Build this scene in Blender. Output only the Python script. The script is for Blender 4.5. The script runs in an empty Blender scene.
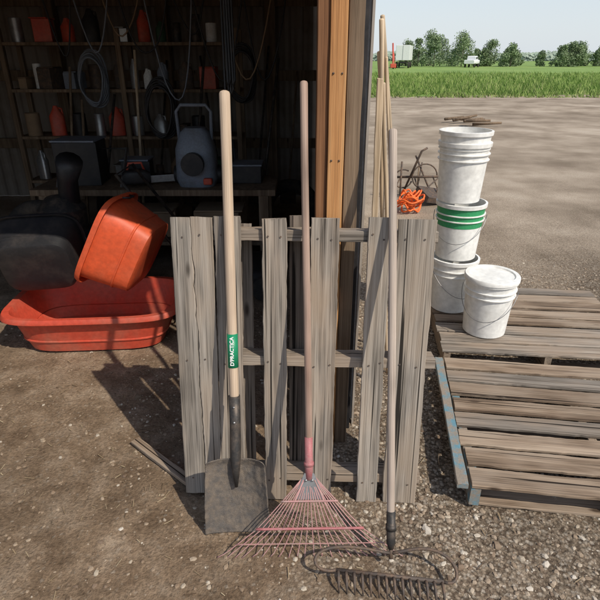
import bpy, math, random
import numpy as np
from mathutils import Vector, Matrix, noise, Euler
random.seed(7); rng=np.random.default_rng(7)
scene=bpy.context.scene
R=math.radians
# ------------------------------------------------------------------ helpers
def link(o,parent=None):
    scene.collection.objects.link(o)
    if parent: o.parent=parent
    return o
def group(name,M=None):
    e=bpy.data.objects.new(name,None); e.empty_display_size=.1
    scene.collection.objects.link(e)
    if M is not None: e.matrix_world=M
    return e
def mesh(name,v,f,mat,parent=None,smooth=False,M=None):
    me=bpy.data.meshes.new(name); me.from_pydata([tuple(a) for a in v],[],[tuple(a) for a in f]); me.update()
    if smooth:
        me.polygons.foreach_set('use_smooth',[True]*len(me.polygons))
    if mat: me.materials.append(mat)
    o=bpy.data.objects.new(name,me); link(o,parent)
    if M is not None: o.matrix_basis=M
    return o
def bevel(o,w=.004,seg=2):
    m=o.modifiers.new('b','BEVEL'); m.width=w; m.segments=seg; m.limit_method='ANGLE'; m.angle_limit=R(35); return o
def box(name,c,s,mat,parent=None,rot=(0,0,0),bev=.004):
    x,y,z=s[0]/2,s[1]/2,s[2]/2
    v=[(-x,-y,-z),(x,-y,-z),(x,y,-z),(-x,y,-z),(-x,-y,z),(x,-y,z),(x,y,z),(-x,y,z)]
    f=[(0,3,2,1),(4,5,6,7),(0,1,5,4),(1,2,6,5),(2,3,7,6),(3,0,4,7)]
    M=Matrix.Translation(c)@Euler(rot).to_matrix().to_4x4()
    o=mesh(name,v,f,mat,parent,M=M)
    if bev: bevel(o,bev)
    return o
def board(name,p0,p1,w,t,mat,parent=None,n=(0,-1,0),jit=.003,fl=None,fr=None,warp=.002,seg=26,rough_end=.004):
    p0=Vector(p0);p1=Vector(p1); L=(p1-p0).length; z=(p1-p0).normalized()
    y=-Vector(n); y=(y-z*y.dot(z)).normalized(); x=y.cross(z)
    M=Matrix((x,y,z)).transposed().to_4x4(); M.translation=p0
    sd=random.random()*100
    v=[];f=[]; b=min(.0025,t*.2)
    for i in range(seg+1):
        s=L*i/seg
        l=-w/2+(fl(s) if fl else 0)+jit*noise.noise((sd,s*7,0))+jit*.6*noise.noise((sd,s*35,3))
        r= w/2+(fr(s) if fr else 0)+jit*noise.noise((sd+9,s*7,0))+jit*.6*noise.noise((sd+9,s*35,3))
        wy=warp*noise.noise((sd+4,s*2.5,0)); 
        xs=[(l+b,-t/2),( (l*2+r)/3,-t/2),((l+2*r)/3,-t/2),(r-b,-t/2),(r,-t/2+b),(r,t/2-b),(r-b,t/2),(l+b,t/2),(l,t/2-b),(l,-t/2+b)]
        for k,(a,c) in enumerate(xs):
            zz=s
            if i in(0,seg): zz+=rough_end*noise.noise((sd+20,a*40,i))
            v.append((a,c+wy+ .0012*noise.noise((sd,a*30,s*5)),zz))
    m=10
    for i in range(seg):
        for k in range(m):
            k2=(k+1)%m; f.append((i*m+k,i*m+k2,(i+1)*m+k2,(i+1)*m+k))
    f.append(tuple(range(m-1,-1,-1))); f.append(tuple(seg*m+k for k in range(m)))
    return mesh(name,v,f,mat,parent,M=M)
def tube(name,pts,rad,mat,parent=None,seg=12,caps=True,flat=1.0,closed=False):
    pts=[Vector(p) for p in pts]; n=len(pts)
    if not hasattr(rad,'__len__'): rad=[rad]*n
    v=[];f=[]; ref=None
    for i,p in enumerate(pts):
        if closed: d=(pts[(i+1)%n]-pts[i-1]).normalized()
        else: d=(pts[min(i+1,n-1)]-pts[max(i-1,0)]).normalized()
        if ref is None:
            ref=Vector((1,0,0)) if abs(d.x)<.8 else Vector((0,1,0))
        a=(ref-d*ref.dot(d)).normalized(); b=d.cross(a); ref=a
        for k in range(seg):
            t=2*math.pi*k/seg; v.append(p+a*math.cos(t)*rad[i]+b*math.sin(t)*rad[i]*flat)
    for i in range(n if closed else n-1):
        i2=(i+1)%n
        for k in range(seg):
            k2=(k+1)%seg; f.append((i*seg+k,i*seg+k2,i2*seg+k2,i2*seg+k))
    if caps and not closed:
        f.append(tuple(range(seg-1,-1,-1))); f.append(tuple((n-1)*seg+k for k in range(seg)))
    return mesh(name,v,f,mat,parent,smooth=True)
def handle(name,p0,p1,r0,r1,mat,parent,seg=18,wob=.0012,n=30):
    p0=Vector(p0);p1=Vector(p1);L=(p1-p0).length;z=(p1-p0).normalized()
    x=Vector((1,0,0));x=(x-z*x.dot(z)).normalized();y=z.cross(x)
    M=Matrix((x,y,z)).transposed().to_4x4();M.translation=p0
    v=[];f=[];sd=random.random()*50
    S=[L*i/n for i in range(n+1)]+[L+r1*.35,L+r1*.55]
    for i,s in enumerate(S):
        t=min(s/L,1); r=r0*(1-t)+r1*t
        if i==n+1:r*=.85
        if i==n+2:r*=.45
        ox=wob*noise.noise((sd,s*1.5,0))*2;oy=wob*noise.noise((sd,s*1.5,5))*2
        for k in range(seg):
            a=2*math.pi*k/seg; rr=r*(1+.03*noise.noise((sd+math.cos(a),math.sin(a),s*6)))
            v.append((ox+rr*math.cos(a),oy+rr*math.sin(a),s))
    m=len(S)
    for i in range(m-1):
        for k in range(seg):
            k2=(k+1)%seg;f.append((i*seg+k,i*seg+k2,(i+1)*seg+k2,(i+1)*seg+k))
    f.append(tuple(range(seg-1,-1,-1)));f.append(tuple((m-1)*seg+k for k in range(seg)))
    return mesh(name,v,f,mat,parent,smooth=True,M=M)
def lathe(name,prof,mat,parent=None,seg=40,M=None,smooth=True,closed=False):
    v=[];f=[];n=len(prof)
    for r,z in prof:
        for k in range(seg):
            a=2*math.pi*k/seg; v.append((r*math.cos(a),r*math.sin(a),z))
    for i in range(n if closed else n-1):
        j=(i+1)%n
        for k in range(seg):
            k2=(k+1)%seg;f.append((i*seg+k,i*seg+k2,j*seg+k2,j*seg+k))
    o=mesh(name,v,f,mat,parent,smooth=smooth,M=M)
    if smooth:
        m=o.modifiers.new('e','EDGE_SPLIT'); m.split_angle=R(40)
    return o
def loft(name,secs,mat,parent=None,axis='x',p=4.0,seg=28,M=None):
    v=[];f=[];n=len(secs)
    for s,ca,cb,ha,hb in secs:
        for k in range(seg):
            t=2*math.pi*k/seg;c=math.cos(t);q=math.sin(t)
            a=ca+ha*math.copysign(abs(c)**(2/p),c);b=cb+hb*math.copysign(abs(q)**(2/p),q)
            v.append((s,a,b) if axis=='x' else ((a,s,b) if axis=='y' else (a,b,s)))
    for i in range(n-1):
        for k in range(seg):
            k2=(k+1)%seg;f.append((i*seg+k,i*seg+k2,(i+1)*seg+k2,(i+1)*seg+k))
    f.append(tuple(range(seg-1,-1,-1)));f.append(tuple((n-1)*seg+k for k in range(seg)))
    o=mesh(name,v,f,mat,parent,smooth=True,M=M)
    m=o.modifiers.new('e','EDGE_SPLIT'); m.split_angle=R(45)
    return o
# ------------------------------------------------------------------ materials
class NT:
    def __init__(s,name):
        s.m=bpy.data.materials.new(name); s.m.use_nodes=True; s.t=s.m.node_tree; s.n=s.t.nodes
        s.b=s.n['Principled BSDF']
    def add(s,ty,**k):
        n=s.n.new(ty)
        for a,b in k.items():
            if a in n.inputs: n.inputs[a].default_value=b
            else: setattr(n,a,b)
        return n
    def l(s,a,b): s.t.links.new(a,b)
    def ramp(s,fac,stops):
        n=s.n.new('ShaderNodeValToRGB'); e=n.color_ramp.elements
        while len(e)<len(stops): e.new(.5)
        for i,(p,c) in enumerate(stops):
            e[i].position=p; e[i].color=(c,c,c,1) if not hasattr(c,'__len__') else (*c,1)
        s.l(fac,n.inputs[0]); return n.outputs[0]
    def mix(s,fac,a,b,ty='MIX'):
        n=s.n.new('ShaderNodeMix'); n.data_type='RGBA'; n.blend_type=ty
        for sock,val in((n.inputs[0],fac),(n.inputs[6],a),(n.inputs[7],b)):
            if hasattr(val,'is_linked'): s.l(val,sock)
            elif hasattr(val,'__len__'): sock.default_value=(*val,1)
            else: sock.default_value=val
        return n.outputs[2]
    def base(s):
        if not hasattr(s,'_b'):
            tc=s.add('ShaderNodeTexCoord'); oi=s.add('ShaderNodeObjectInfo'); mu=s.add('ShaderNodeMath',operation='MULTIPLY'); mu.inputs[1].default_value=37.
            s.l(oi.outputs['Random'],mu.inputs[0]); va=s.add('ShaderNodeVectorMath',operation='ADD')
            s.l(tc.outputs['Object'],va.inputs[0]); s.l(mu.outputs[0],va.inputs[1]); s._b=va.outputs[0]; s.rnd=oi.outputs['Random']
        return s._b
    def vec(s,scale):
        mp=s.add('ShaderNodeMapping'); mp.inputs['Scale'].default_value=scale; s.l(s.base(),mp.inputs[0]); return mp.outputs[0]
    def noise(s,vec,scale=1,detail=3,rough=.55,dist=0):
        n=s.add('ShaderNodeTexNoise'); n.inputs['Scale'].default_value=scale;n.inputs['Detail'].default_value=detail
        n.inputs['Roughness'].default_value=rough;n.inputs['Distortion'].default_value=dist; s.l(vec,n.inputs['Vector']); return n.outputs['Fac']
    def bump(s,h,strength=.5,dist=.002,prev=None):
        n=s.add('ShaderNodeBump'); n.inputs['Strength'].default_value=strength;n.inputs['Distance'].default_value=dist
        s.l(h,n.inputs['Height']); 
        if prev: s.l(prev,n.inputs['Normal'])
        return n.outputs[0]
def wood(name,dark,mid,light,rough=.85,crack=True,knots=True,g=1.0,stain=.35,tint=None,fine=(.50,1.2)):
    N=NT(name)
    v1=N.vec((38*g,38*g,.8)); v2=N.vec((230*g,230*g,3.2)); v3=N.vec((5,5,1.6))
    a=N.noise(v1,1,4,.65,.35); b=N.noise(v2,1,2,.6); c=N.noise(v3,1.3,3,.6)
    col=N.ramp(a,[(.30,dark),(.5,mid),(.70,light)])
    col=N.mix(1.0,col,N.ramp(b,[(.32,fine[0]),(.5,1.0),(.72,fine[1])]),'MULTIPLY')
    if tint: col=N.mix(N.ramp(c,[(.42,0),(.66,.75)]),col,tint)
    col=N.mix(1.0,col,N.ramp(c,[(.3,1-stain),(.55,1.05)]),'MULTIPLY')
    col=N.mix(1.0,col,N.ramp(N.rnd,[(0,.82),(1,1.12)]),'MULTIPLY')
    h=N.mix(.6,a,b)
    if crack:
        v4=N.vec((75,75,.8)); k=N.noise(v4,1,2,.5,.3); kr=N.ramp(k,[(.645,0),(.68,1)])
        col=N.mix(kr,col,tuple(x*.16 for x in dark))
    if knots:
        v5=N.vec((9,9,3.0)); vo=N.add('ShaderNodeTexVoronoi'); vo.inputs['Scale'].default_value=1.; N.l(v5,vo.inputs['Vector'])
        kn=N.ramp(vo.outputs['Distance'],[(.05,1),(.12,0)]); col=N.mix(kn,col,tuple(x*.5 for x in dark))
    N.l(col,N.b.inputs['Base Color']); N.b.inputs['Roughness'].default_value=rough
    N.l(N.bump(h,1.0,.003),N.b.inputs['Normal']); N.b.inputs['Specular IOR Level'].default_value=.2
    return N.m
def paint(name,col,rough=.5,metal=0,dirt=None,dirtamt=.5,scale=8,bump=.15,spec=.4,dl=(.45,.7)):
    N=NT(name); v=N.vec((1,1,1)); a=N.noise(v,scale,5,.65,.2)
    dirt=dirt or tuple(x*.35+.02 for x in col)
    c=N.mix(N.ramp(a,[(dl[0],0),(dl[1],dirtamt)]),col,dirt)
    N.b.inputs['Metallic'].default_value=metal; N.b.inputs['Roughness'].default_value=rough
    N.b.inputs['Specular IOR Level'].default_value=spec
    if bump>0:
        b=N.noise(v,scale*9,2,.6)
        c=N.mix(1.0,c,N.ramp(b,[(.3,.85),(.7,1.08)]),'MULTIPLY'); N.l(N.bump(b,bump,.002),N.b.inputs['Normal'])
    N.l(c,N.b.inputs['Base Color']); return N.m
M_grey=wood('weathered_wood',(.14,.115,.092),(.285,.245,.205),(.42,.375,.32),tint=(.29,.22,.16))
M_grey2=wood('weathered_wood_light',(.165,.14,.115),(.34,.30,.255),(.49,.44,.385),tint=(.33,.26,.195))
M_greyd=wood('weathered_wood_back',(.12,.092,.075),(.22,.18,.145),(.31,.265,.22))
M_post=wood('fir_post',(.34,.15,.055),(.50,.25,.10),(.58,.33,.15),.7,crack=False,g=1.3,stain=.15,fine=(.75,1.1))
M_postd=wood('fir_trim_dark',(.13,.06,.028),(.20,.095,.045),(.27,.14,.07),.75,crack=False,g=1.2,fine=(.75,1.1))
M_postg=wood('stud_greybrown',(.14,.095,.062),(.21,.15,.10),(.28,.21,.145),.8,crack=False,fine=(.7,1.1))
M_hand=wood('handle_wood',(.40,.29,.20),(.53,.41,.295),(.61,.49,.37),.6,crack=False,knots=False,g=1.5,stain=.35,fine=(.7,1.12),tint=(.36,.27,.20))
M_hand2=wood('handle_wood_rake',(.32,.20,.15),(.44,.31,.24),(.54,.41,.33),.6,crack=False,knots=False,g=1.5,stain=.4,fine=(.7,1.12),tint=(.36,.25,.2))
M_hand3=wood('handle_wood_grey',(.38,.30,.24),(.52,.43,.36),(.62,.53,.45),.65,crack=False,knots=False,g=1.5,stain=.35,fine=(.7,1.12),tint=(.36,.29,.24))
M_pole=wood('pole_wood',(.44,.32,.20),(.58,.45,.31),(.67,.55,.41),.6,crack=False,knots=False,fine=(.75,1.1))
M_deck=wood('pallet_deck_wood',(.14,.095,.065),(.27,.195,.135),(.40,.305,.22),tint=(.30,.245,.19))
M_blue=paint('faded_blue_paint',(.12,.25,.31),.8,dirt=(.27,.22,.17),dirtamt=.95,scale=16,dl=(.38,.55))
M_socket=paint('blackened_steel',(.05,.047,.045),.55,.5,dirt=(.17,.13,.10),dirtamt=.8,scale=20)
M_blade=paint('muddy_steel',(.115,.103,.094),.8,.1,dirt=(.205,.165,.128),dirtamt=.9,scale=30,bump=1.0,dl=(.38,.66),spec=.2)
M_rusty=paint('rusty_steel',(.10,.08,.068),.7,.3,dirt=(.22,.14,.09),dirtamt=.9,scale=30)
M_pink=paint('faded_red_enamel',(.46,.245,.235),.6,.05,dirt=(.36,.29,.25),dirtamt=.9,scale=30)
M_pinkd=paint('red_enamel_ferrule',(.40,.14,.145),.55,.05,dirt=(.36,.24,.22),dirtamt=.8,scale=25)
M_green=paint('green_label',(.01,.24,.11),.4,scale=40,dirtamt=.2)
M_white=paint('white_print',(.8,.8,.78),.5,dirtamt=.1,bump=0)
M_galv=paint('galvanised',(.42,.42,.42),.4,.7)
M_trim=paint('white_trim_metal',(.76,.77,.76),.5,dirt=(.5,.46,.40),dirtamt=.6,scale=6)
M_bucket=paint('white_bucket_plastic',(.80,.80,.77),.42,dirt=(.60,.57,.50),dirtamt=.5,scale=3,bump=.03,dl=(.5,.8))
M_lime=paint('green_band_plastic',(.04,.30,.12),.45,dirtamt=.2,bump=.02)
M_wire=paint('wire_steel',(.3,.3,.3),.4,.8,bump=0)
M_orange=paint('orange_red_plastic',(.66,.095,.03),.5,dirt=(.45,.13,.07),dirtamt=.6,scale=4,bump=.04,dl=(.4,.75))
M_red=paint('red_plastic',(.56,.075,.04),.5,dirt=(.40,.14,.09),dirtamt=.7,scale=4,bump=.04)
M_black=paint('black_plastic',(.018,.018,.02),.5,dirt=(.06,.05,.045),dirtamt=.6,bump=.05)
M_tyre=paint('tyre_rubber',(.025,.024,.023),.85,dirt=(.10,.08,.06),dirtamt=.7)
M_greyblue=paint('grey_blue_plastic',(.20,.23,.28),.5,dirt=(.12,.11,.10),dirtamt=.5,bump=.05)
M_steelwall=paint('corrugated_steel_inside',(.27,.235,.20),.6,.1,dirt=(.16,.12,.085),dirtamt=.8,scale=2,bump=0)
M_hose=paint('orange_cord',(.85,.16,.03),.5,dirtamt=.2,bump=0)
M_card=paint('cardboard',(.27,.19,.12),.9,dirtamt=.4,bump=0)
M_dgreen=paint('dark_green_plastic',(.03,.08,.04),.5,dirtamt=.4,bump=0)
# ------------------------------------------------------------------ ground
def gh(x,y):
    a=max(0,min(1,(9-y)/4))*max(0,min(1,(6-abs(x))/2))
    return a*(.014*noise.noise((x*1.3,y*1.3,0))+.009*noise.noise((x*5,y*5,2))+.0045*noise.noise((x*17,y*17,5))+.0022*noise.noise((x*45,y*45,8)))-.004*a
xs=np.concatenate([-np.geomspace(3000,2.6,36)[:-1],np.linspace(-2.6,3.4,360),np.geomspace(3.4,3000,36)[1:]])
ys=np.concatenate([-np.geomspace(1500,.5,16),np.linspace(.3,4.6,260),np.geomspace(4.6,4000,50)[1:]])
V=[(x,y,gh(x,y)) for y in ys for x in xs]; nx=len(xs)
F=[(j*nx+i,j*nx+i+1,(j+1)*nx+i+1,(j+1)*nx+i) for j in range(len(ys)-1) for i in range(nx-1)]
N=NT('ground_dirt_gravel')
geo=N.add('ShaderNodeNewGeometry'); P=geo.outputs['Position']
sep=N.add('ShaderNodeSeparateXYZ'); N.l(P,sep.inputs[0])
big=N.noise(P,.9,3,.6); med=N.noise(P,6,4,.65,.3); fin=N.noise(P,70,4,.7)
dirt=N.ramp(med,[(.3,(.145,.098,.062)),(.5,(.235,.167,.110)),(.72,(.34,.26,.185))])
yard=N.ramp(big,[(.3,(.33,.26,.19)),(.55,(.42,.345,.265)),(.75,(.47,.40,.32))])
vo=N.add('ShaderNodeTexVoronoi'); vo.inputs['Scale'].default_value=85; N.l(P,vo.inputs['Vector'])
sc=N.add('ShaderNodeSeparateColor'); N.l(vo.outputs['Color'],sc.inputs[0])
gcol=N.ramp(sc.outputs[0],[(.1,(.15,.11,.078)),(.5,(.27,.21,.15)),(.8,(.35,.285,.215)),(.97,(.42,.36,.29))])
gcol=N.mix(1.0,gcol,N.ramp(vo.outputs['Distance'],[(.25,1.05),(.8,.5)]),'MULTIPLY')
def rng_(sock,a,b,nz,amp):
    m=N.add('ShaderNodeMath',operation='MULTIPLY_ADD'); N.l(nz,m.inputs[0]); m.inputs[1].default_value=amp; N.l(sock,m.inputs[2])
    r=N.add('ShaderNodeMapRange'); r.inputs[1].default_value=a;r.inputs[2].default_value=b;r.interpolation_type='SMOOTHSTEP'
    N.l(m.outputs[0],r.inputs[0]); return r.outputs[0]
gm=rng_(sep.outputs[0],.45,1.1,med,1.3)
ym=rng_(sep.outputs[1],4.0,9.0,big,3.)
c=N.mix(gm,dirt,gcol)
c=N.mix(N.ramp(sc.outputs[1],[(.88,0),(.92,.45)]),c,gcol)
c=N.mix(ym,c,yard)
mp=N.add('ShaderNodeMapping'); mp.inputs['Scale'].default_value=(.10,.8,1); mp.inputs['Rotation'].default_value=(0,0,R(8)); N.l(P,mp.inputs[0])
tr=N.noise(mp.outputs[0],.5,4,.6,.3)
trf=N.mix(ym,(0,0,0),N.ramp(tr,[(.42,0),(.60,.5)]))
c=N.mix(trf,c,(.23,.18,.13))
c=N.mix(1.0,c,N.ramp(big,[(.35,.78),(.6,1.06)]),'MULTIPLY')
c=N.mix(1.0,c,N.ramp(fin,[(.3,.60),(.52,1.0),(.72,1.28)]),'MULTIPLY')
N.l(c,N.b.inputs['Base Color']); N.b.inputs['Roughness'].default_value=.95; N.b.inputs['Specular IOR Level'].default_value=.12
N.l(N.bump(fin,1.0,.010),N.b.inputs['Normal'])
mesh('ground',V,F,N.m,smooth=True)
ico_v=[];t_=(1+5**.5)/2
for a,b in((-1,t_),(1,t_),(-1,-t_),(1,-t_)): ico_v.append((a,b,0))
for a,b in((-1,t_),(1,t_),(-1,-t_),(1,-t_)): ico_v.append((0,a,b))
for a,b in((t_,-1),(t_,1),(-t_,-1),(-t_,1)): ico_v.append((a,0,b))
ico_v=np.array(ico_v)/math.sqrt(1+t_*t_)
ico_f=np.array([(0,11,5),(0,5,1),(0,1,7),(0,7,10),(0,10,11),(1,5,9),(5,11,4),(11,10,2),(10,7,6),(7,1,8),(3,9,4),(3,4,2),(3,2,6),(3,6,8),(3,8,9),(4,9,5),(2,4,11),(6,2,10),(8,6,7),(9,8,1)])
def stones(name,n,dens,stops,rmin,rvar,x0,x1,y0,y1,big=.006,pw=2.6):
    V=[];F=[];cnt=0
    while cnt<n:
        x=random.uniform(x0,x1); y=random.uniform(y0,y1)
        if random.random()>dens(x,y): continue
        r=rmin+rvar*random.random()**pw
        if random.random()<big: r=random.uniform(.010,.017)
        a=random.random()*6.28; ca,sa=math.cos(a),math.sin(a)
        p=ico_v*(1+rng.uniform(-.25,.25,(12,1)))*np.array([r*random.uniform(1,1.6),r,r*random.uniform(.45,.8)])
        V.append(np.stack([p[:,0]*ca-p[:,1]*sa+x,p[:,0]*sa+p[:,1]*ca+y,p[:,2]+gh(x,y)+r*.1],1));F.append(ico_f+12*cnt);cnt+=1
    N=NT(name+'_stone'); geo=N.add('ShaderNodeNewGeometry')
    N.l(N.ramp(geo.outputs['Random Per Island'],stops),N.b.inputs['Base Color']);N.b.inputs['Roughness'].default_value=.9;N.b.inputs['Specular IOR Level'].default_value=.2
    mesh(name,np.concatenate(V),np.concatenate(F),N.m,smooth=False)
def dg(x,y):
    d=max(.06,min(1,(x+.15+.7*noise.noise((x*1.7,y*1.7,4)))/.7))
    if x>0: d*=.45+.55*min(1,max(0,.5+1.3*noise.noise((x*3,y*3,9))))
    if y>3.2: d*=max(0.1,1-(y-3.2)/1.4)
    return d
stones('gravel',15000,dg,[(0,(.17,.12,.085)),(.3,(.27,.205,.145)),(.6,(.35,.28,.21)),(.88,(.42,.36,.28)),(1,(.55,.50,.43))],.0024,.0085,-.9,2.6,.55,4.6)
stones('dirt_clods',6000,lambda x,y:.4+.6*noise.noise((x*2,y*2,14)),[(0,(.12,.083,.055)),(.6,(.24,.175,.12)),(.93,(.32,.25,.18)),(1,(.45,.40,.33))],.0015,.008,-2.4,.6,.5,3.6,big=.006,pw=3.0)
V=[];F=[]
for i in range(600):
    x=random.uniform(-1.6,1.6);y=random.uniform(.6,3.2);L=random.uniform(.008,.045);w=random.uniform(.0006,.0022);a=random.random()*3.14
    dx,dy=math.cos(a)*L/2,math.sin(a)*L/2;px,py=-math.sin(a)*w,math.cos(a)*w;z=gh(x,y)+.005
    b=len(V);V+=[(x-dx-px,y-dy-py,z),(x+dx-px,y+dy-py,z+.003),(x+dx+px,y+dy+py,z+.003),(x-dx+px,y-dy+py,z)];F.append((b,b+1,b+2,b+3))
N=NT('straw'); geo=N.add('ShaderNodeNewGeometry')
N.l(N.ramp(geo.outputs['Random Per Island'],[(0,(.10,.065,.04)),(.5,(.27,.20,.12)),(1,(.42,.34,.22))]),N.b.inputs['Base Color'])
mesh('straw_debris',V,F,N.m)
# ------------------------------------------------------------------ field, grass, trees
N=NT('crop_field_green'); geo=N.add('ShaderNodeNewGeometry')
mp=N.add('ShaderNodeMapping'); mp.inputs['Scale'].default_value=(.12,.05,1); N.l(geo.outputs['Position'],mp.inputs[0])
a=N.noise(mp.outputs[0],1,4,.7); b=N.noise(geo.outputs['Position'],2.5,3,.7)
c=N.ramp(a,[(.3,(.15,.25,.045)),(.55,(.21,.32,.065)),(.75,(.28,.36,.10))]); c=N.mix(1.0,c,N.ramp(b,[(.3,.7),(.7,1.15)]),'MULTIPLY')
N.l(c,N.b.inputs['Base Color']);N.b.inputs['Roughness'].default_value=.95
fx=np.concatenate([[-600],np.linspace(-20,70,180),[900]]); V=[];F=[]
for x in fx: V.append((x,27.5+1.2*noise.noise((x*.25,0,0))+.7*noise.noise((x*1.3,3,0)),.012))
for x in fx: V.append((x,2500,.012))
n=len(fx)
for i in range(n-1):F.append((i,i+1,n+i+1,n+i))
mesh('grass_field',V,F,N.m)
N=NT('grass_blades'); geo=N.add('ShaderNodeNewGeometry')
N.l(N.ramp(geo.outputs['Random Per Island'],[(0,(.13,.21,.045)),(.5,(.22,.32,.075)),(.85,(.31,.39,.12)),(1,(.46,.45,.22))]),N.b.inputs['Base Color']);N.b.inputs['Roughness'].default_value=.9
V=[];F=[]
for i in range(26000):
    y=26.0+40*random.random()**2.0; x=random.uniform(.12*y,y*.72)
    ed=27.4+1.2*noise.noise((x*.25,0,0))+1.1*noise.noise((x*.9,6,0))
    if y<ed and random.random()>.18: continue
    h=random.uniform(.08,.34)*(.4+.8*min(1,(y-25.5)/6))*(1+.7*noise.noise((x*.6,y*.3,0))); w=random.uniform(.015,.04);a=random.uniform(-.9,.9)
    b=len(V);V+=[(x-w,y,0),(x+w,y+a*.1,0),(x+a*h*.8,y,h)];F.append((b,b+1,b+2))
mesh('tall_grass',V,F,N.m)
def leafmat(name,cols):
    N=NT(name); geo=N.add('ShaderNodeNewGeometry')
    c=N.ramp(geo.outputs['Random Per Island'],cols); a=N.noise(geo.outputs['Position'],.5,2)
    c=N.mix(1.0,c,N.ramp(a,[(.35,.75),(.65,1.15)]),'MULTIPLY')
    N.l(c,N.b.inputs['Base Color']);N.b.inputs['Roughness'].default_value=.8; return N.m
M_leaf=leafmat('foliage',[(0,(.14,.20,.10)),(.5,(.20,.28,.13)),(1,(.27,.34,.18))])  # leaf greens lightened, aerial haze is put into the colour
M_bark=paint('bark',(.14,.12,.10),.9,bump=0)
def trees(name,specs,leaf=.24,dens=2300):
    g=group(name);V=[];F=[];
    for (x,y,h,w) in specs:
        tube('trunk',[(x,y,0),(x+.1,y,h*.35),(x-.1,y,h*.8)],[.12,.08,.03],M_bark,g,seg=5)
        cl=[]
        for k in range(30):
            zz=random.uniform(.08,.97);rr=w*(1-max(0,zz-.35)/.75)*.62
            a=random.random()*6.28;q=random.random()**.5
            c=Vector((x+math.cos(a)*rr*q,y+math.sin(a)*rr*q,zz*h));cl.append((c,random.uniform(.35,.8)*w*.36))
            if k<3: tube('limb',[(x,y,h*zz*.6),tuple(c)],[.05,.015],M_bark,g,seg=4)
        for k in range(dens):
            c,r=random.choice(cl);d=Vector((random.gauss(0,1),random.gauss(0,1),random.gauss(0,1))).normalized()*r*random.random()**.4
            p=c+Vector((d.x,d.y,d.z*.9)); p.z=max(.15,p.z)
            u=Vector((random.gauss(0,1),random.gauss(0,1),random.gauss(0,1))).normalized()*leaf*random.uniform(.4,1)
            t=Vector((random.gauss(0,1),random.gauss(0,1),random.gauss(0,1))).normalized();t=(t.cross(u)).normalized()*leaf*.4
            b=len(V);V+=[p-u,p+t,p+u,p-t];F.append((b,b+1,b+2,b+3))
    mesh('leaves',V,F,M_leaf,g); return g
sp=[]
x=22.5
while x<84:
    h=random.uniform(2.6,5.2)*(1+.3*noise.noise((x*.2,0,0)))
    if 27<x<34: h=random.uniform(5.2,7.0)
    sp.append((x,120+random.uniform(-6,9),h,h*random.uniform(.65,.95)))
    x+=random.uniform(.9,2.6)
trees('tree_line',sp)
V=[];F=[]
for i in range(9000):
    x=random.uniform(20,330);y=300+random.uniform(-8,8);h=(3.5+3*noise.noise((x*.05,1,0))+1.5*noise.noise((x*.3,5,0)))
    z=h*random.random()**.6;s=random.uniform(.5,1.1);b=len(V)
    V+=[(x-s,y,z),(x,y-.3,z-s*.7),(x+s,y,z),(x,y+.3,z+s*.7)];F.append((b,b+1,b+2,b+3))
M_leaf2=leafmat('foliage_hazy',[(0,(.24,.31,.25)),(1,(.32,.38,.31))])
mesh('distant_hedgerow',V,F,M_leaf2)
M_vwhite=paint('vehicle_white',(.75,.76,.76),.4,dirtamt=.15,bump=0); M_glass=paint('dark_glass',(.03,.035,.04),.15,bump=0,dirtamt=.1)
tg=group('semi_trailer',Matrix.Translation((17.9,100,0))@Matrix.Rotation(R(-14),4,'Z'))
box('cargo_box',(0,4,2.45),(2.4,9,2.4),M_vwhite,tg,bev=.05); box('frame',(0,4,.9),(1.2,9,.18),M_black,tg)
for yy in(.2,1.4,7.2):
    for sx in(-1,1):
        lathe('wheel',[(0,-.13),(.45,-.13),(.5,-.08),(.5,.08),(.45,.13),(0,.13)],M_tyre,tg,20,Matrix.Translation((sx*1.05,yy,.5))@Matrix.Rotation(R(90),4,'Y'))
box('door_seam',(0,-.52,2.45),(.05,.03,2.3),M_galv,tg)
ag=group('grain_auger')
tube('auger_tube',[(15.0,92,.6),(15.4,96,3.8)],.13,M_red,ag); tube('hopper_leg',[(15.3,93.5,0),(15.4,94.5,2.4)],.06,M_red,ag);tube('leg',[(15.9,94.8,0),(15.4,94.5,2.4)],.06,M_red,ag)
lathe('wheel',[(0,-.1),(.35,-.1),(.35,.1),(0,.1)],M_tyre,ag,16,Matrix.Translation((15.3,93.5,.35))@Matrix.Rotation(R(90),4,'Y'))
box('hopper',(15,92,.5),(.9,.9,.6),M_red,ag,bev=.05)
def pickup(x,y,col,rz):
    g=group('pickup_truck',Matrix.Translation((x,y,0))@Matrix.Rotation(R(rz),4,'Z'))
    loft('body',[(-2.7,0,.95,.9,.3),(-2.6,0,.95,.95,.36),(2.3,0,.95,.95,.36),(2.7,0,.9,.85,.28)],col,g,p=7)
    loft('cab',[(-.9,0,1.55,.78,.3),(-.7,0,1.6,.8,.38),(.8,0,1.6,.8,.38),(1.4,0,1.35,.8,.12)],col,g,p=6)
    box('side_windows',(.05,0,1.62),(1.5,1.62,.36),M_glass,g,bev=.03)
    for a in(-1.75,1.75):
        for s in(-.85,.85):
            lathe('wheel',[(0,-.13),(.3,-.13),(.4,-.08),(.4,.08),(.3,.13),(0,.13)],M_tyre,g,20,Matrix.Translation((a,s,.4))@Matrix.Rotation(R(90),4,'X'))
pickup(32.5,108,M_vwhite,62)
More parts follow.
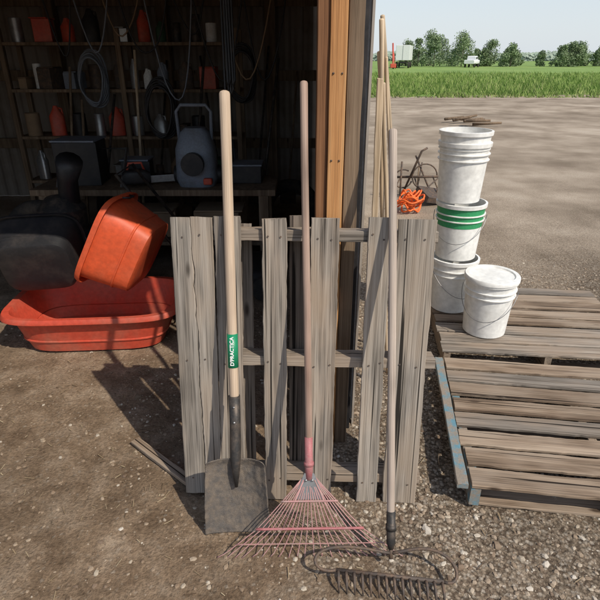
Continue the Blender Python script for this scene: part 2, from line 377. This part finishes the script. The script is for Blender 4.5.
# ------------------------------------------------------------------ shed
sh=group('shed')
def corr(name,p0,p1,z0,z1,mat,amp=.012,pitch=.07):
    p0=Vector(p0);p1=Vector(p1);L=(p1-p0).length;d=(p1-p0)/L;nn=Vector((-d.y,d.x,0));n=int(L/(pitch/4));V=[];F=[]
    for i in range(n+1):
        s=L*i/n;ph=(i%4);o=[0,0,amp,amp][ph]
        p=p0+d*s+nn*o;V+=[(p.x,p.y,z0),(p.x,p.y,z1)]
    for i in range(n):F.append((2*i,2*i+2,2*i+3,2*i+1))
    return mesh(name,V,F,mat,sh)
corr('back_wall',(-5,7.0,0),(.27,7.0,0),0,3.2,M_steelwall,.02,.15)
corr('side_wall_right',(.262,6.98,0),(.262,2.14,0),0,3.0,M_steelwall)
corr('side_wall_left',(-5,2.1,0),(-5,7.0,0),0,3.0,M_steelwall)
box('unseen_front_header',(-2.37,2.08,2.62),(5.2,.06,.9),M_postd,sh)  # unseen header above the view, height chosen to shade the shed interior
box('front_wall_left',(-4.3,2.1,1.1),(1.4,.05,2.2),M_steelwall,sh)
box('roof',(-2.37,4.5,3.1),(5.6,5.4,.06),M_steelwall,sh)
board('door_post',(.133,2.03,0),(.133,2.03,2.2),.060,.09,M_post,sh,jit=.001,rough_end=0)
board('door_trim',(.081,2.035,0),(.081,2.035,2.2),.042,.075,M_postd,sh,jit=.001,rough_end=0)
board('corner_stud',(.195,2.05,0),(.195,2.05,2.2),.056,.085,M_postg,sh,jit=.002,rough_end=0)
box('corner_trim',(.262,2.215,1.3),(.022,.05,2.6),M_trim,sh,bev=.002)
box('front_sheet',(.236,2.12,1.3),(.024,.02,2.6),M_black,sh,bev=.001)
for zz in(.7,1.5,2.3): box('back_girt',(-2.3,6.94,zz),(5,.05,.12),M_postg,sh)
for xx in(-4.2,-2.9,-1.6,-.35): box('back_post',(xx,6.86,1.5),(.12,.12,3),M_postg,sh)
for zz in np.arange(.15,1.95,.3):
    for xx in(.118,.148): tube('nail_head',[(xx+random.uniform(-.004,.004),1.986,zz),(xx,1.9825,zz)],.0035,M_rusty,sh,seg=8)
# ------------------------------------------------------------------ leaning pallet
PM=Matrix.Translation((0,1.64,0))@Matrix.Rotation(R(-2.2),4,'Z')@Matrix.Rotation(R(-9.7),4,'X')
pal=group('wooden_pallet',PM)
T=.018
def slat(n,xl0,xr0,xl1,xr1,z0,z1,mat,y=0,**k):
    w=(xr0-xl0+xr1-xl1)/2;cx=(xl0+xr0)/2;cx1=(xl1+xr1)/2
    return board(n,(cx,y+T/2,z0),(cx1,y+T/2,z1),w,T,mat,pal,**k)
def crk(s): return .006*noise.noise((s*5,1,1))+.004*noise.noise((s*16,2,1))+.002*noise.noise((s*50,2,3))+.01*(1.2-s)-.004
slat('slat_1a',-.489,-.405,-.484,-.410,.02,1.185,M_grey2,fr=crk,jit=.002,seg=90)
board('slat_1b',(-.3685,T/2,.015),(-.3705,T/2,1.187),.078,T,M_grey2,pal,fl=lambda s:crk(s)+.0035,jit=.002,seg=90)
slat('slat_2',-.330,-.230,-.322,-.228,.10,1.19,M_grey,seg=60,jit=.004)
slat('slat_3',-.146,-.058,-.148,-.056,.0,1.184,M_grey,seg=60,jit=.004)
slat('slat_4',.026,.130,.034,.137,.03,1.188,M_grey,seg=60,jit=.004)
slat('slat_5',.232,.325,.247,.322,.0,1.193,M_grey2,seg=60,jit=.004)
slat('slat_6',.350,.480,.347,.492,.0,1.187,M_grey2,seg=60,jit=.004)
for i,zc in enumerate((.10,.62,1.12)):
    xr=.50 if i!=1 else .525
    board(f'stringer_{i+1}',(-.47,T+.046,zc),(xr,T+.046,zc),.042,.089,M_grey,pal,seg=40)
for i,(a,b,c) in enumerate(((-.47,-.36,1.17),(-.30,-.2,1.15),(-.052,.022,1.185),(.40,.49,1.17))):
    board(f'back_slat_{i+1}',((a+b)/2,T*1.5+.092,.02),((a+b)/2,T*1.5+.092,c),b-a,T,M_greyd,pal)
V=[];F=[]
for x0,x1 in((-.489,-.335),(-.327,-.23),(-.146,-.056),(.03,.135),(.24,.323),(.35,.485)):
    for zc in(.10,.62,1.12):
        for q in(.25,.75):
            cx=x0+(x1-x0)*q+random.uniform(-.008,.008);cz=zc+random.uniform(-.012,.012);b=len(V)
            for k in range(8):V.append((cx+.0038*math.cos(k*.785),-.0035,cz+.0038*math.sin(k*.785)))
            F.append(tuple(range(b,b+8)))
mesh('nails',V,F,M_rusty,pal)
# ------------------------------------------------------------------ square shovel
g=group('square_shovel')
base=Vector((-.243,1.476,0)); dr=Vector((-.013,.3,1)).normalized(); 
sx=(Vector((1,0,0))-dr*dr.x).normalized(); nr=sx.cross(dr)*1.0
if nr.y>0: nr=-nr
handle('wood_handle',base+dr*.53,base+dr*1.655,.0182,.0192,M_hand,g,wob=.0003)
V=[];F=[];nu,nv=48,56
BL=.315;
for j in range(nv+1):
    t=j/nv; s=t*BL
    hw=.128*(1-.13*t) 
    if t>.93: hw*=1-.10*((t-.93)/.07)**2
    for i in range(nu+1):
        u=-1+2*i/nu
        lift=.030*abs(u)**3.2*(0.25+.75*min(1,t*2))
        dish=-.018*(1-u*u)*math.sin(math.pi*min(1,t*.75+.15))
        ridge=.016*math.exp(-(u/.16)**2)*max(0,(t-.45)/.55)
        edge=.004*noise.noise((u*6,0,1))+.002*noise.noise((u*20,0,1)) if j==0 else 0
        mud=.004*max(0,noise.noise((u*5,t*6,7)))+.003*noise.noise((u*16,t*18,7))+.0015*noise.noise((u*40,t*44,9))
        topc=.012*max(0,(t-.9)/.1)
        V.append(base+dr*(s+edge)+sx*(u*hw*(1+.01*noise.noise((t*9,u,3))))+nr*(lift+dish+ridge+mud+topc+.01))
for j in range(nv):
    for i in range(nu):
        a=j*(nu+1)+i;F.append((a,a+1,a+nu+2,a+nu+1))
o=mesh('blade',V,F,M_blade,g,smooth=True);m=o.modifiers.new('s','SOLIDIFY');m.thickness=.0028
ps=[base+dr*s+nr*q for s,q in((.20,.018),(.27,.022),(.32,.018),(.37,.008),(.44,.0),(.56,0))]
tube('socket',ps,[.006,.016,.021,.0215,.021,.0222],M_socket,g,seg=20)
for s in(.46,.52): tube('rivet',[base+dr*s+nr*.018,base+dr*s+nr*.0245],.004,M_galv,g,seg=10)
tube('label',[base+dr*.672,base+dr*.80],.0202,M_green,g,seg=24)
cu=bpy.data.curves.new('label_text','FONT');cu.body="D'PRACTICA";cu.size=.0195;cu.align_x='CENTER';cu.align_y='CENTER';cu.extrude=.0003;cu.offset=.0005
to=bpy.data.objects.new('label_text',cu);cu.materials.append(M_white);link(to,g)
yy=nr.cross(dr);Mx=Matrix((dr,yy,nr)).transposed().to_4x4();Mx.translation=base+dr*.736+nr*.0207;to.matrix_basis=Mx
# ------------------------------------------------------------------ leaf rake
g=group('leaf_rake'); rb=Vector((.038,1.36,0)); rt=Vector((.014,2.008,1.62)); rd=(rt-rb).normalized(); rx=(Vector((1,0,0))-rd*rd.x).normalized();rn=rx.cross(rd)
if rn.y>0: rn=-rn
at=lambda s,x=0,q=0: rb+rd*s+rx*x+rn*q
handle('wood_handle',at(.42),at(1.742),.0128,.0142,M_hand2,g)
tube('ferrule',[at(.30),at(.36),at(.37),at(.46)],[.013,.0165,.0155,.0150],M_pinkd,g,seg=18)
tube('ferrule_ring',[at(.352),at(.366)],.019,M_pinkd,g,seg=18)
V=[at(.325,-.018,.004),at(.325,.018,.004),at(.27,.040,.004),at(.225,.046,.004),at(.225,-.046,.004),at(.27,-.040,.004)]
o=mesh('hub_plate',V,[(0,1,2,3,4,5)],M_galv,g);m=o.modifiers.new('s','SOLIDIFY');m.thickness=.003
for q in(-.012,.012): tube('hub_bolt',[at(.30,q,.002),at(.30,q,.014)],.005,M_galv,g,seg=8)
nt=22
def tx(u,s): return u*(.016+.90*(.315-s)) + (0 if s>.12 else u*.40*(.12-s))
for i in range(nt):
    u=-1+2*i/(nt-1); pts=[]; j1=random.uniform(-.005,.005)
    for s in(.315,.27,.22,.16,.115,.07,.035,.018):
        bulge=.012*math.sin(math.pi*(.315-s)/.30)
        pts.append(at(s,tx(u,s)+j1*max(0,(.115-s)/.1),bulge+random.uniform(-.0015,.0015)))
    tipx=tx(u,0)+j1+random.uniform(-.003,.003)
    pts.append(at(.006+random.uniform(-.003,.004),tipx,.006)); pts.append(at(.004,tipx*1.015,-.022)) 
    tube('tine',pts,[.0020]*len(pts),M_pink,g,seg=6,flat=.6)
for s,w_,r in((.222,1.06,.0036),(.118,1.03,.0050),(.058,1.02,.0018)):
    pts=[at(s,tx(u_*w_,s),.012*math.sin(math.pi*(.315-s)/.30)+.003) for u_ in np.linspace(-1,1,15)]
    tube('cross_bar',pts,r,M_pinkd if r>.004 else M_pink,g,seg=8)
tube('brace',[at(.30,-.02,.006),at(.12,-.10,.014)],.003,M_pink,g,seg=6);tube('brace',[at(.30,.02,.006),at(.12,.10,.014)],.003,M_pink,g,seg=6)
# ------------------------------------------------------------------ bow rake
g=group('bow_rake'); bb=Vector((.331,1.30,0)); bt=Vector((.330,1.929,1.463)); bd=(bt-bb).normalized()
handle('wood_handle',bb+bd*.18,bt,.0142,.0152,M_hand3,g)
tube('ferrule',[bb+bd*.085,bb+bd*.11,bb+bd*.225],[.010,.0165,.0168],M_socket,g,seg=18)
tube('ferrule_tang',[bb+bd*.05,bb+bd*.10],.008,M_rusty,g,seg=12)
tube('ferrule_ring',[bb+bd*.155,bb+bd*.175],.0195,M_socket,g,seg=18)
BLp=Vector((.128,1.268,.052)); BRp=Vector((.500,1.225,.046))
tube('bar',[BLp,BLp.lerp(BRp,.5)+Vector((0,0,.001)),BRp],.0070,M_rusty,g,seg=8)
hp=bb+bd*.07
def bez(ps,n=18):
    out=[]
    for i in range(n+1):
        t=i/n;q=[Vector(p) for p in ps]
        while len(q)>1:q=[q[k].lerp(q[k+1],t) for k in range(len(q)-1)]
        out.append(q[0])
    return out
tube('bow_left',bez([hp,(.25,1.30,.10),(.02,1.40,.13),(-.02,1.26,.05),(.09,1.255,.05),BLp]),[.0058]*19,M_rusty,g,seg=8)
tube('bow_right',bez([hp,(.40,1.30,.10),(.50,1.37,.12),(.60,1.27,.08),(.56,1.20,.04),BRp]),[.0058]*19,M_rusty,g,seg=8)
for i in range(14):
    p=BLp.lerp(BRp,(i+.25)/13.5)
    tube('tooth',[p,p+Vector((0,-.022,.003)),p+Vector((0,-.045,-.012)),p+Vector((.001,-.058,-.042))],[.0062,.0056,.0048,.0022],M_rusty,g,seg=6)
# ------------------------------------------------------------------ offcut
board('wood_offcut',(-.80,2.0,.012),(-.46,1.71,.014),.045,.02,M_deck,None,n=(0,0,1))
# ------------------------------------------------------------------ low pallets on right
def lowpallet(M,bluecount):
    g=group('shipping_pallet',M); W=1.2;D=1.0
    for i,x in enumerate((.02,W/2,W-.02)):
        board('stringer',(x,0,.06),(x,D,.06),.088,.04,M_blue if i==0 and bluecount else M_deck,g,n=(-1,0,0),seg=20)
    ny=8
    for i in range(ny):
        y=.05+i*(D-.1)/(ny-1)+random.uniform(-.006,.006)
        board('deck_board',(-.005+random.uniform(-.008,.008),y,.1155),(W+random.uniform(-.012,.012),y+random.uniform(-.006,.006),.1155),random.choice([.09,.1,.108]),.016,random.choice([M_deck,M_deck,M_grey]),g,n=(0,0,1),jit=.005,seg=50)
    for y in(.06,.5,.94): board('bottom_board',(0,y,.010),(W,y,.010),.09,.014,M_deck,g,n=(0,0,1))
    if bluecount:
        board('blue_edge_board',(-.035,0,.112),(-.035,D,.112),.045,.022,M_blue,g,n=(0,0,1),seg=20)
lowpallet(Matrix.Translation((.70,1.60,0))@Matrix.Rotation(R(-8),4,'Z'),1)
lowpallet(Matrix.Translation((.86,2.68,0))@Matrix.Rotation(R(-6),4,'Z'),0)
# ------------------------------------------------------------------ buckets
def bucket(x,y,z,h=.37,r=.150,mat=None,band=None,rot=0,lid=False,bail=True):
    g=group('plastic_bucket',Matrix.Translation((x,y,z))@Matrix.Rotation(rot,4,'Z')); mat=mat or M_bucket
    rb=r*.86
    rr=lambda t:rb+(r-rb)*t
    prof=[(0,.004),(rb-.006,.0),(rb,.006),(rr(.70),h*.70),(rr(.70)+.010,h*.705),(rr(.72)+.010,h*.72),(rr(.72),h*.725),(rr(.80),h*.80),(rr(.80)+.010,h*.805),(rr(.82)+.010,h*.82),(rr(.82),h*.825),(rr(.93),h*.93),(r+.009,h*.935),(r+.010,h*.995),(r+.004,h),(r-.003,h),(r-.004,h*.93),(rb-.004,.012),(0,.010)]
    lathe('shell',prof,mat,g,48)
    if band: lathe('colour_band',[(rr(band[0])+.0015,h*band[0]),(rr(band[1])+.0015,h*band[1])],M_lime,g,48)
    if lid: lathe('lid',[(0,h+.006),(r-.02,h+.006),(r-.015,h+.014),(r+.008,h+.014),(r+.013,h+.008),(r+.013,h-.012),(r+.0105,h-.012)],mat,g,48)
    if bail:
        pts=[(math.cos(a)*(r+.014),-(r+.014)*math.sin(a),h*.80-math.sin(a)*.17) for a in np.linspace(0,math.pi,20)]
        tube('bail',pts,.0022,M_wire,g,seg=6)
    return g
DZ=.126
bucket(1.04,3.28,DZ,rot=.3); bucket(1.035,3.28,DZ+.375,rot=-.4,band=(.60,.93)); bucket(1.005,3.27,DZ+.755,rot=.8,bail=False,h=.36)
bucket(1.003,3.27,DZ+.82,rot=.2,bail=False,h=.36)
bucket(1.17,2.93,DZ,rot=-.5,lid=True)
# ------------------------------------------------------------------ poles leaning at the corner
for i,(bx,by,tx_,ty,tz,r) in enumerate(((.50,2.75,.335,2.42,1.84,.0105),(.60,2.80,.338,2.46,1.72,.010),(.52,2.62,.360,2.40,1.60,.010),(.66,2.85,.349,2.52,1.86,.010),(.56,2.70,.376,2.44,1.70,.006))):
    g=group('wooden_pole'); handle('shaft',(bx,by,0),(tx_,ty,tz),r,r,M_pole,g,wob=.006)
g=group('leaning_plank'); board('plank',(.40,2.55,0),(.335,2.36,1.62),.028,.018,M_pole,g)
def arc(c,r,a0,a1,n=14):
    return [(c[0]+r*math.cos(a0+(a1-a0)*i/n),c[1],c[2]+r*math.sin(a0+(a1-a0)*i/n)) for i in range(n+1)]
g=group('scrap_metal')
tube('bar',[(1.35,6.9,.0),(1.55,6.8,.62),(1.62,6.8,.66)],.014,M_rusty,g);tube('bar',[(1.75,6.7,0),(1.50,6.9,.55)],.012,M_rusty,g)
tube('bar',[(1.20,7.0,.25),(1.85,6.7,.32)],.016,M_rusty,g);tube('hoop',arc((1.62,6.8,.30),.16,0,4.2),.009,M_rusty,g);tube('hoop',arc((1.36,6.9,.25),.12,1,6.0),.010,M_rusty,g)
tube('bar',[(1.30,6.7,.0),(1.30,6.75,.5)],.012,M_rusty,g);box('plate',(1.70,6.6,.10),(.35,.3,.08),M_rusty,g,rot=(.3,.2,.4))
for k in range(10):
    x=1.2+random.random()*.8;y=6.8+random.uniform(-.3,.5);tube('bar',[(x,y,.02),(x+random.uniform(-.4,.4),y+.1,random.uniform(.1,.45))],.009,random.choice([M_rusty,M_postg]),g,seg=6)
g=group('extension_cord')
for k in range(11):
    c=(1.30+random.uniform(-.05,.05),6.15+random.uniform(-.06,.06),.02+k*.017); r=random.uniform(.07,.15);tl=random.uniform(-.5,.5)
    pts=[(c[0]+r*math.cos(a)*(1+.2*math.sin(2*a+k)),c[1]+r*math.sin(a),c[2]+tl*r*math.sin(a+k)+.05+.03*math.sin(3*a+k)) for a in np.linspace(0,2*math.pi,28,endpoint=False)]
    tube('loop',pts,.010,M_hose,g,seg=8,closed=True)
g=group('log_pile')
for k in range(9):
    x=random.uniform(4.1,4.7);y=15.2+random.uniform(-.6,.6);a=random.uniform(-.5,.5);L=random.uniform(.4,.9);z=.05+random.random()*.16
    tube('log',[(x,y,z),(x+L*math.cos(a),y+L*math.sin(a),z+random.uniform(-.03,.1))],[.04,.03],M_postg,g,seg=7)
# ------------------------------------------------------------------ shed contents
def tub(name,M,mat,L,W,H,p=4.5,seg=48):
    g=group(name,M); rings=[(.0,.20),(.0,.385),(.03,.415),(.30,.44),(.31,.452),(.34,.452),(.35,.446),(.95,.495),(1.0,.50),(1.0,.535),(.94,.545),(.90,.545)]
    v=[(0,0,0)];f=[]
    for h,q in rings:
        for k in range(seg):
            t=2*math.pi*k/seg;c=math.cos(t);s=math.sin(t)
            v.append((L*q*math.copysign(abs(c)**(2/p),c),W*q*math.copysign(abs(s)**(2/p),s),H*h))
    for k in range(seg): f.append((0,1+(k+1)%seg,1+k))
    for i in range(len(rings)-1):
        for k in range(seg):
            a=1+i*seg+k;b=1+i*seg+(k+1)%seg;f.append((a,b,b+seg,a+seg))
    o=mesh('shell',v,f,mat,g,smooth=True);m=o.modifiers.new('s','SOLIDIFY');m.thickness=.005
    m=o.modifiers.new('e','EDGE_SPLIT');m.split_angle=R(50)
    for s in(-1,1): tube('rope_handle',[(s*L*.54,-.06,H*.93),(s*L*.57,-.03,H*.80),(s*L*.575,.03,H*.80),(s*L*.54,.06,H*.93)],.006,M_black,g,seg=8)
    return g
def frame(zd,xd,pos):
    z=Vector(zd).normalized();x=Vector(xd);x=(x-z*x.dot(z)).normalized();y=z.cross(x)
    M=Matrix((x,y,z)).transposed().to_4x4();M.translation=pos;return M
tub('plastic_sled',Matrix.Translation((-1.33,3.12,.005))@Matrix.Rotation(R(4),4,'Z'),M_red,1.02,.62,.26)
tub('plastic_tub',frame((-.80,.10,.42),(.5,.05,.85),(-.95,3.08,.56)),M_orange,.52,.50,.30)
tub('plastic_tub',frame((-.15,.9,.35),(1,.1,.0),(-1.62,2.98,.52)),M_black,.50,.44,.24)
g=group('snow_blower',Matrix.Translation((-1.75,3.75,0)))
loft('auger_housing',[(-.35,0,.28,.2,.26),(.35,0,.28,.2,.26)],M_black,g,p=5); lathe('engine',[(0,.5),(.16,.5),(.17,.7),(.1,.78),(0,.8)],M_socket,g,24)
tube('chute',[(.05,0,.5),(.08,0,.9),(.16,-.1,1.05)],[.08,.07,.09],M_black,g); tube('handlebar',[(-.25,.3,.4),(-.28,.8,1.0),(.28,.8,1.0),(.25,.3,.4)],.014,M_galv,g)
for s in(-.3,.3): lathe('wheel',[(0,-.06),(.18,-.06),(.2,0),(.18,.06),(0,.06)],M_tyre,g,20,Matrix.Translation((s,.35,.2))@Matrix.Rotation(R(90),4,'Y'))
g=group('workbench'); box('top',(-1.2,4.5,.70),(2.0,.6,.05),M_postg,g)
for x in(-2.1,-.3):
    for y in(4.25,4.75): box('leg',(x,y,.34),(.08,.08,.67),M_postg,g)
box('lower_shelf',(-1.2,4.5,.25),(1.9,.5,.03),M_postg,g)
g=group('pressure_washer',Matrix.Translation((-.86,4.42,.725)))
loft('body',[(0,0,0,.15,.13),(.06,0,0,.17,.15),(.30,0,.0,.16,.14),(.42,0,.02,.12,.11),(.46,0,.02,.08,.08)],M_greyblue,g,axis='z',p=3.4)
tube('carry_handle',[(-.13,.02,.30),(-.14,.02,.58),(-.10,.02,.63),(.10,.02,.63),(.14,.02,.58),(.13,.02,.30)],.014,M_greyblue,g)
lathe('hose_reel',[(0,-.03),(.09,-.03),(.09,-.02),(.06,-.02),(.06,.02),(.09,.02),(.09,.03),(0,.03)],M_black,g,24,Matrix.Translation((0,-.19,.20))@Matrix.Rotation(R(90),4,'X'))
box('pump_cap',(.11,-.17,.06),(.07,.05,.05),M_red,g,bev=.01)
for s in(-.17,.17): lathe('wheel',[(0,-.03),(.07,-.03),(.08,0),(.07,.03),(0,.03)],M_black,g,20,Matrix.Translation((s,.05,.075))@Matrix.Rotation(R(90),4,'Y'))
g=group('push_mower',Matrix.Translation((-.55,3.9,0)))
loft('deck',[(-.32,0,.15,.2,.05),(-.25,0,.16,.26,.09),(.25,0,.16,.26,.09),(.33,0,.14,.2,.05)],M_black,g,p=4)
lathe('engine',[(0,.22),(.13,.22),(.14,.30),(.10,.36),(.03,.38),(0,.38)],M_socket,g,24)
for x in(-.27,.27):
    for y in(-.26,.26): lathe('wheel',[(0,-.03),(.09,-.03),(.10,0),(.09,.03),(0,.03)],M_tyre,g,20,Matrix.Translation((x,y,.1))@Matrix.Rotation(R(90),4,'X'))
tube('push_handle',[(-.25,-.2,.2),(-.75,-.2,.95),(-.75,.2,.95),(-.25,.2,.2)],.012,M_socket,g)
for k,(x,y,z,r) in enumerate(((-2.15,4.2,.32,.32),(-1.75,5.2,.32,.31),(-.1,5.2,.30,.30))):
    g=group('spare_tyre'); pts=[(x+r*.8*math.cos(a),y,z+r*.8*math.sin(a)) for a in np.linspace(0,2*math.pi,36,endpoint=False)]
    tube('tyre',pts,r*.22,M_tyre,g,seg=14,closed=True)
for (x,y,z,s) in((-1.42,4.62,.81,(.24,.2,.17)),(-1.85,4.5,.9,(.35,.3,.35)),(-.45,4.55,.80,(.25,.25,.14)),(-1.3,4.5,.38,(.4,.3,.22)),(-.7,4.5,.38,(.4,.3,.24))):
    g=group('storage_box'); box('carton',(x,y,z),s,M_black if z>.75 else M_card,g,rot=(0,0,random.uniform(-.2,.2)));box('lid_flap',(x,y,z+s[2]/2+.008),(s[0]*1.03,s[1]*1.03,.014),M_card if z<.5 else M_greyblue,g)
g=group('chainsaw',Matrix.Translation((-1.34,4.32,.80))@Matrix.Rotation(R(20),4,'Z')); loft('body',[(-.12,0,0,.04,.04),(-.09,0,.01,.06,.06),(.05,0,.01,.06,.06),(.10,0,0,.05,.04)],M_black,g,p=4); box('guide_bar',(.27,0,-.02),(.34,.012,.06),M_galv,g,bev=.005); tube('top_handle',[(-.08,0,.05),(-.06,0,.12),(.04,0,.12),(.06,0,.05)],.010,M_red,g)
# shelving with cans and jugs behind the bench
g=group('shelving_unit')
for z in(.5,.95,1.40,1.82): box('shelf',(-1.75,5.75,z),(2.3,.4,.03),M_postg,g)
for x in(-2.88,-1.75,-.62):
    for y in(5.57,5.93): box('upright',(x,y,.98),(.05,.05,1.95),M_postg,g)
cols=[M_greyblue,M_card,M_black,M_red,M_galv,M_trim,M_dgreen,M_rusty,M_socket]
for z in(.515,.965,1.415,1.835):
    x=-2.75
    while x<-.72:
        m=random.choice(cols);k=random.random();w=random.uniform(.06,.13)
        if k<.4:
            g=group('paint_can',Matrix.Translation((x,5.66+random.uniform(-.03,.05),z)));h=random.uniform(.12,.24)
            lathe('can',[(0,0),(w*.55,0),(w*.55,h),(w*.5,h+.006),(w*.45,h),(0,h)],m,g,20)
        elif k<.75:
            g=group('plastic_jug',Matrix.Translation((x,5.66,z))@Matrix.Rotation(random.uniform(-.5,.5),4,'Z'));h=random.uniform(.18,.30)
            loft('body',[(0,0,0,w*.6,w*.45),(h*.65,0,0,w*.6,w*.45),(h*.85,0,0,w*.3,w*.25),(h,0,0,w*.16,w*.16)],m,g,axis='z',seg=16,p=3);tube('grip',[(w*.5,0,h*.6),(w*.45,0,h*.9),(w*.12,0,h*.93)],.01,m,g,seg=6)
        else:
            g=group('storage_box');box('carton',(x,5.68,z+w*.8),(w*1.3,.2,w*1.6),m,g,rot=(0,0,random.uniform(-.3,.3)));box('flap',(x,5.68,z+w*1.6+.006),(w*1.34,.21,.01),m,g)
        x+=w*1.3+random.uniform(.03,.14)
g=group('hanging_straps')
for k in range(4):
    x=-.42+k*.013; z0=1.50+.05*(k%2)
    tube('strap',[(x,3.2,2.7),(x-.004,3.2,2.0),(x-.006+.003*k,3.19,z0+.03),(x+.005,3.18,z0),(x+.014,3.19,z0+.04),(x+.012,3.2,2.0),(x+.01,3.2,2.7)],.006,M_black,g,seg=6)
# long-handled tools and cables in the middle of the shed
for k in range(12):
    x=-2.3+k*.19+random.uniform(-.06,.06);y=random.choice([4.95,5.15,6.5]);g=group('long_tool'); L=random.uniform(1.3,1.9)
    tube('tool_handle',[(x,y,.05),(x+random.uniform(-.25,.25),y+.25,L)],.013,random.choice([M_pole,M_postg,M_socket,M_greyblue]),g,seg=8)
    box('tool_head',(x,y-.02,.12),(.2,.03,.2),M_rusty,g,rot=(.2,0,0))
for hx,hy,hz in((-1.25,4.9,1.27),(-2.0,5.4,1.5),(-.55,5.3,1.55)):
    g=group('coiled_hose')
    for k in range(6):
        pts=[(hx+(.2+.01*k)*math.cos(a)*.55+.01*math.sin(3*a+k),hy+.02*k,hz+(.2+.012*k)*math.sin(a)+.012*math.sin(2*a+k)) for a in np.linspace(0,2*math.pi,30,endpoint=False)]
        tube('loop',pts,.009,M_black if hx>-1.5 else M_greyblue,g,seg=8,closed=True)
g=group('hanging_cable')
for k in range(9):
    x0=-2.1+k*.2;x1=x0+random.uniform(.2,.5);z=random.uniform(1.3,1.9)
    tube('cable',[(x0+(x1-x0)*t,4.8+.1*(k%3),2.35-(2.35-z)*4*t*(1-t)+.03*math.sin(9*t+k)) for t in np.linspace(0,1,14)],.007,random.choice([M_black,M_greyblue,M_card]),g,seg=6)
# ------------------------------------------------------------------ light
EL=47; AZ=135
S=Vector((math.sin(R(AZ))*math.cos(R(EL)),math.cos(R(AZ))*math.cos(R(EL)),math.sin(R(EL))))
w=bpy.data.worlds.new('World');scene.world=w;w.use_nodes=True;nt_=w.node_tree
bg=nt_.nodes['Background'];sky=nt_.nodes.new('ShaderNodeTexSky');sky.sky_type='NISHITA';sky.sun_disc=False
sky.sun_elevation=R(EL);sky.sun_rotation=R(AZ);sky.dust_density=1.0
tc=nt_.nodes.new('ShaderNodeTexCoord');sz=nt_.nodes.new('ShaderNodeSeparateXYZ');nt_.links.new(tc.outputs['Generated'],sz.inputs[0])
rp=nt_.nodes.new('ShaderNodeValToRGB');rp.color_ramp.elements[0].position=0;rp.color_ramp.elements[0].color=(.85,.85,.85,1);rp.color_ramp.elements[1].position=.5;rp.color_ramp.elements[1].color=(.12,.12,.12,1)
nt_.links.new(sz.outputs[2],rp.inputs[0])
mx=nt_.nodes.new('ShaderNodeMix');mx.data_type='RGBA';nt_.links.new(rp.outputs[0],mx.inputs[0]);nt_.links.new(sky.outputs[0],mx.inputs[6]);mx.inputs[7].default_value=(5.3,5.75,6.2,1)
nt_.links.new(mx.outputs[2],bg.inputs[0]);bg.inputs[1].default_value=.14
sl=bpy.data.lights.new('sun','SUN');sl.energy=4.0;sl.angle=R(.6);sl.color=(1,.92,.80)
so=bpy.data.objects.new('sun',sl);link(so);so.rotation_euler=S.to_track_quat('Z','Y').to_euler();so.location=(5,-5,8)
scene.view_settings.view_transform='Standard';scene.view_settings.look='None';scene.view_settings.exposure=0
cam=bpy.data.cameras.new('camera');co=bpy.data.objects.new('camera',cam);link(co)
cam.lens=31.2;cam.sensor_width=36;cam.clip_end=6000;cam.clip_start=.05
co.location=(0,0,1.7);co.rotation_euler=(R(65),0,0);scene.camera=co
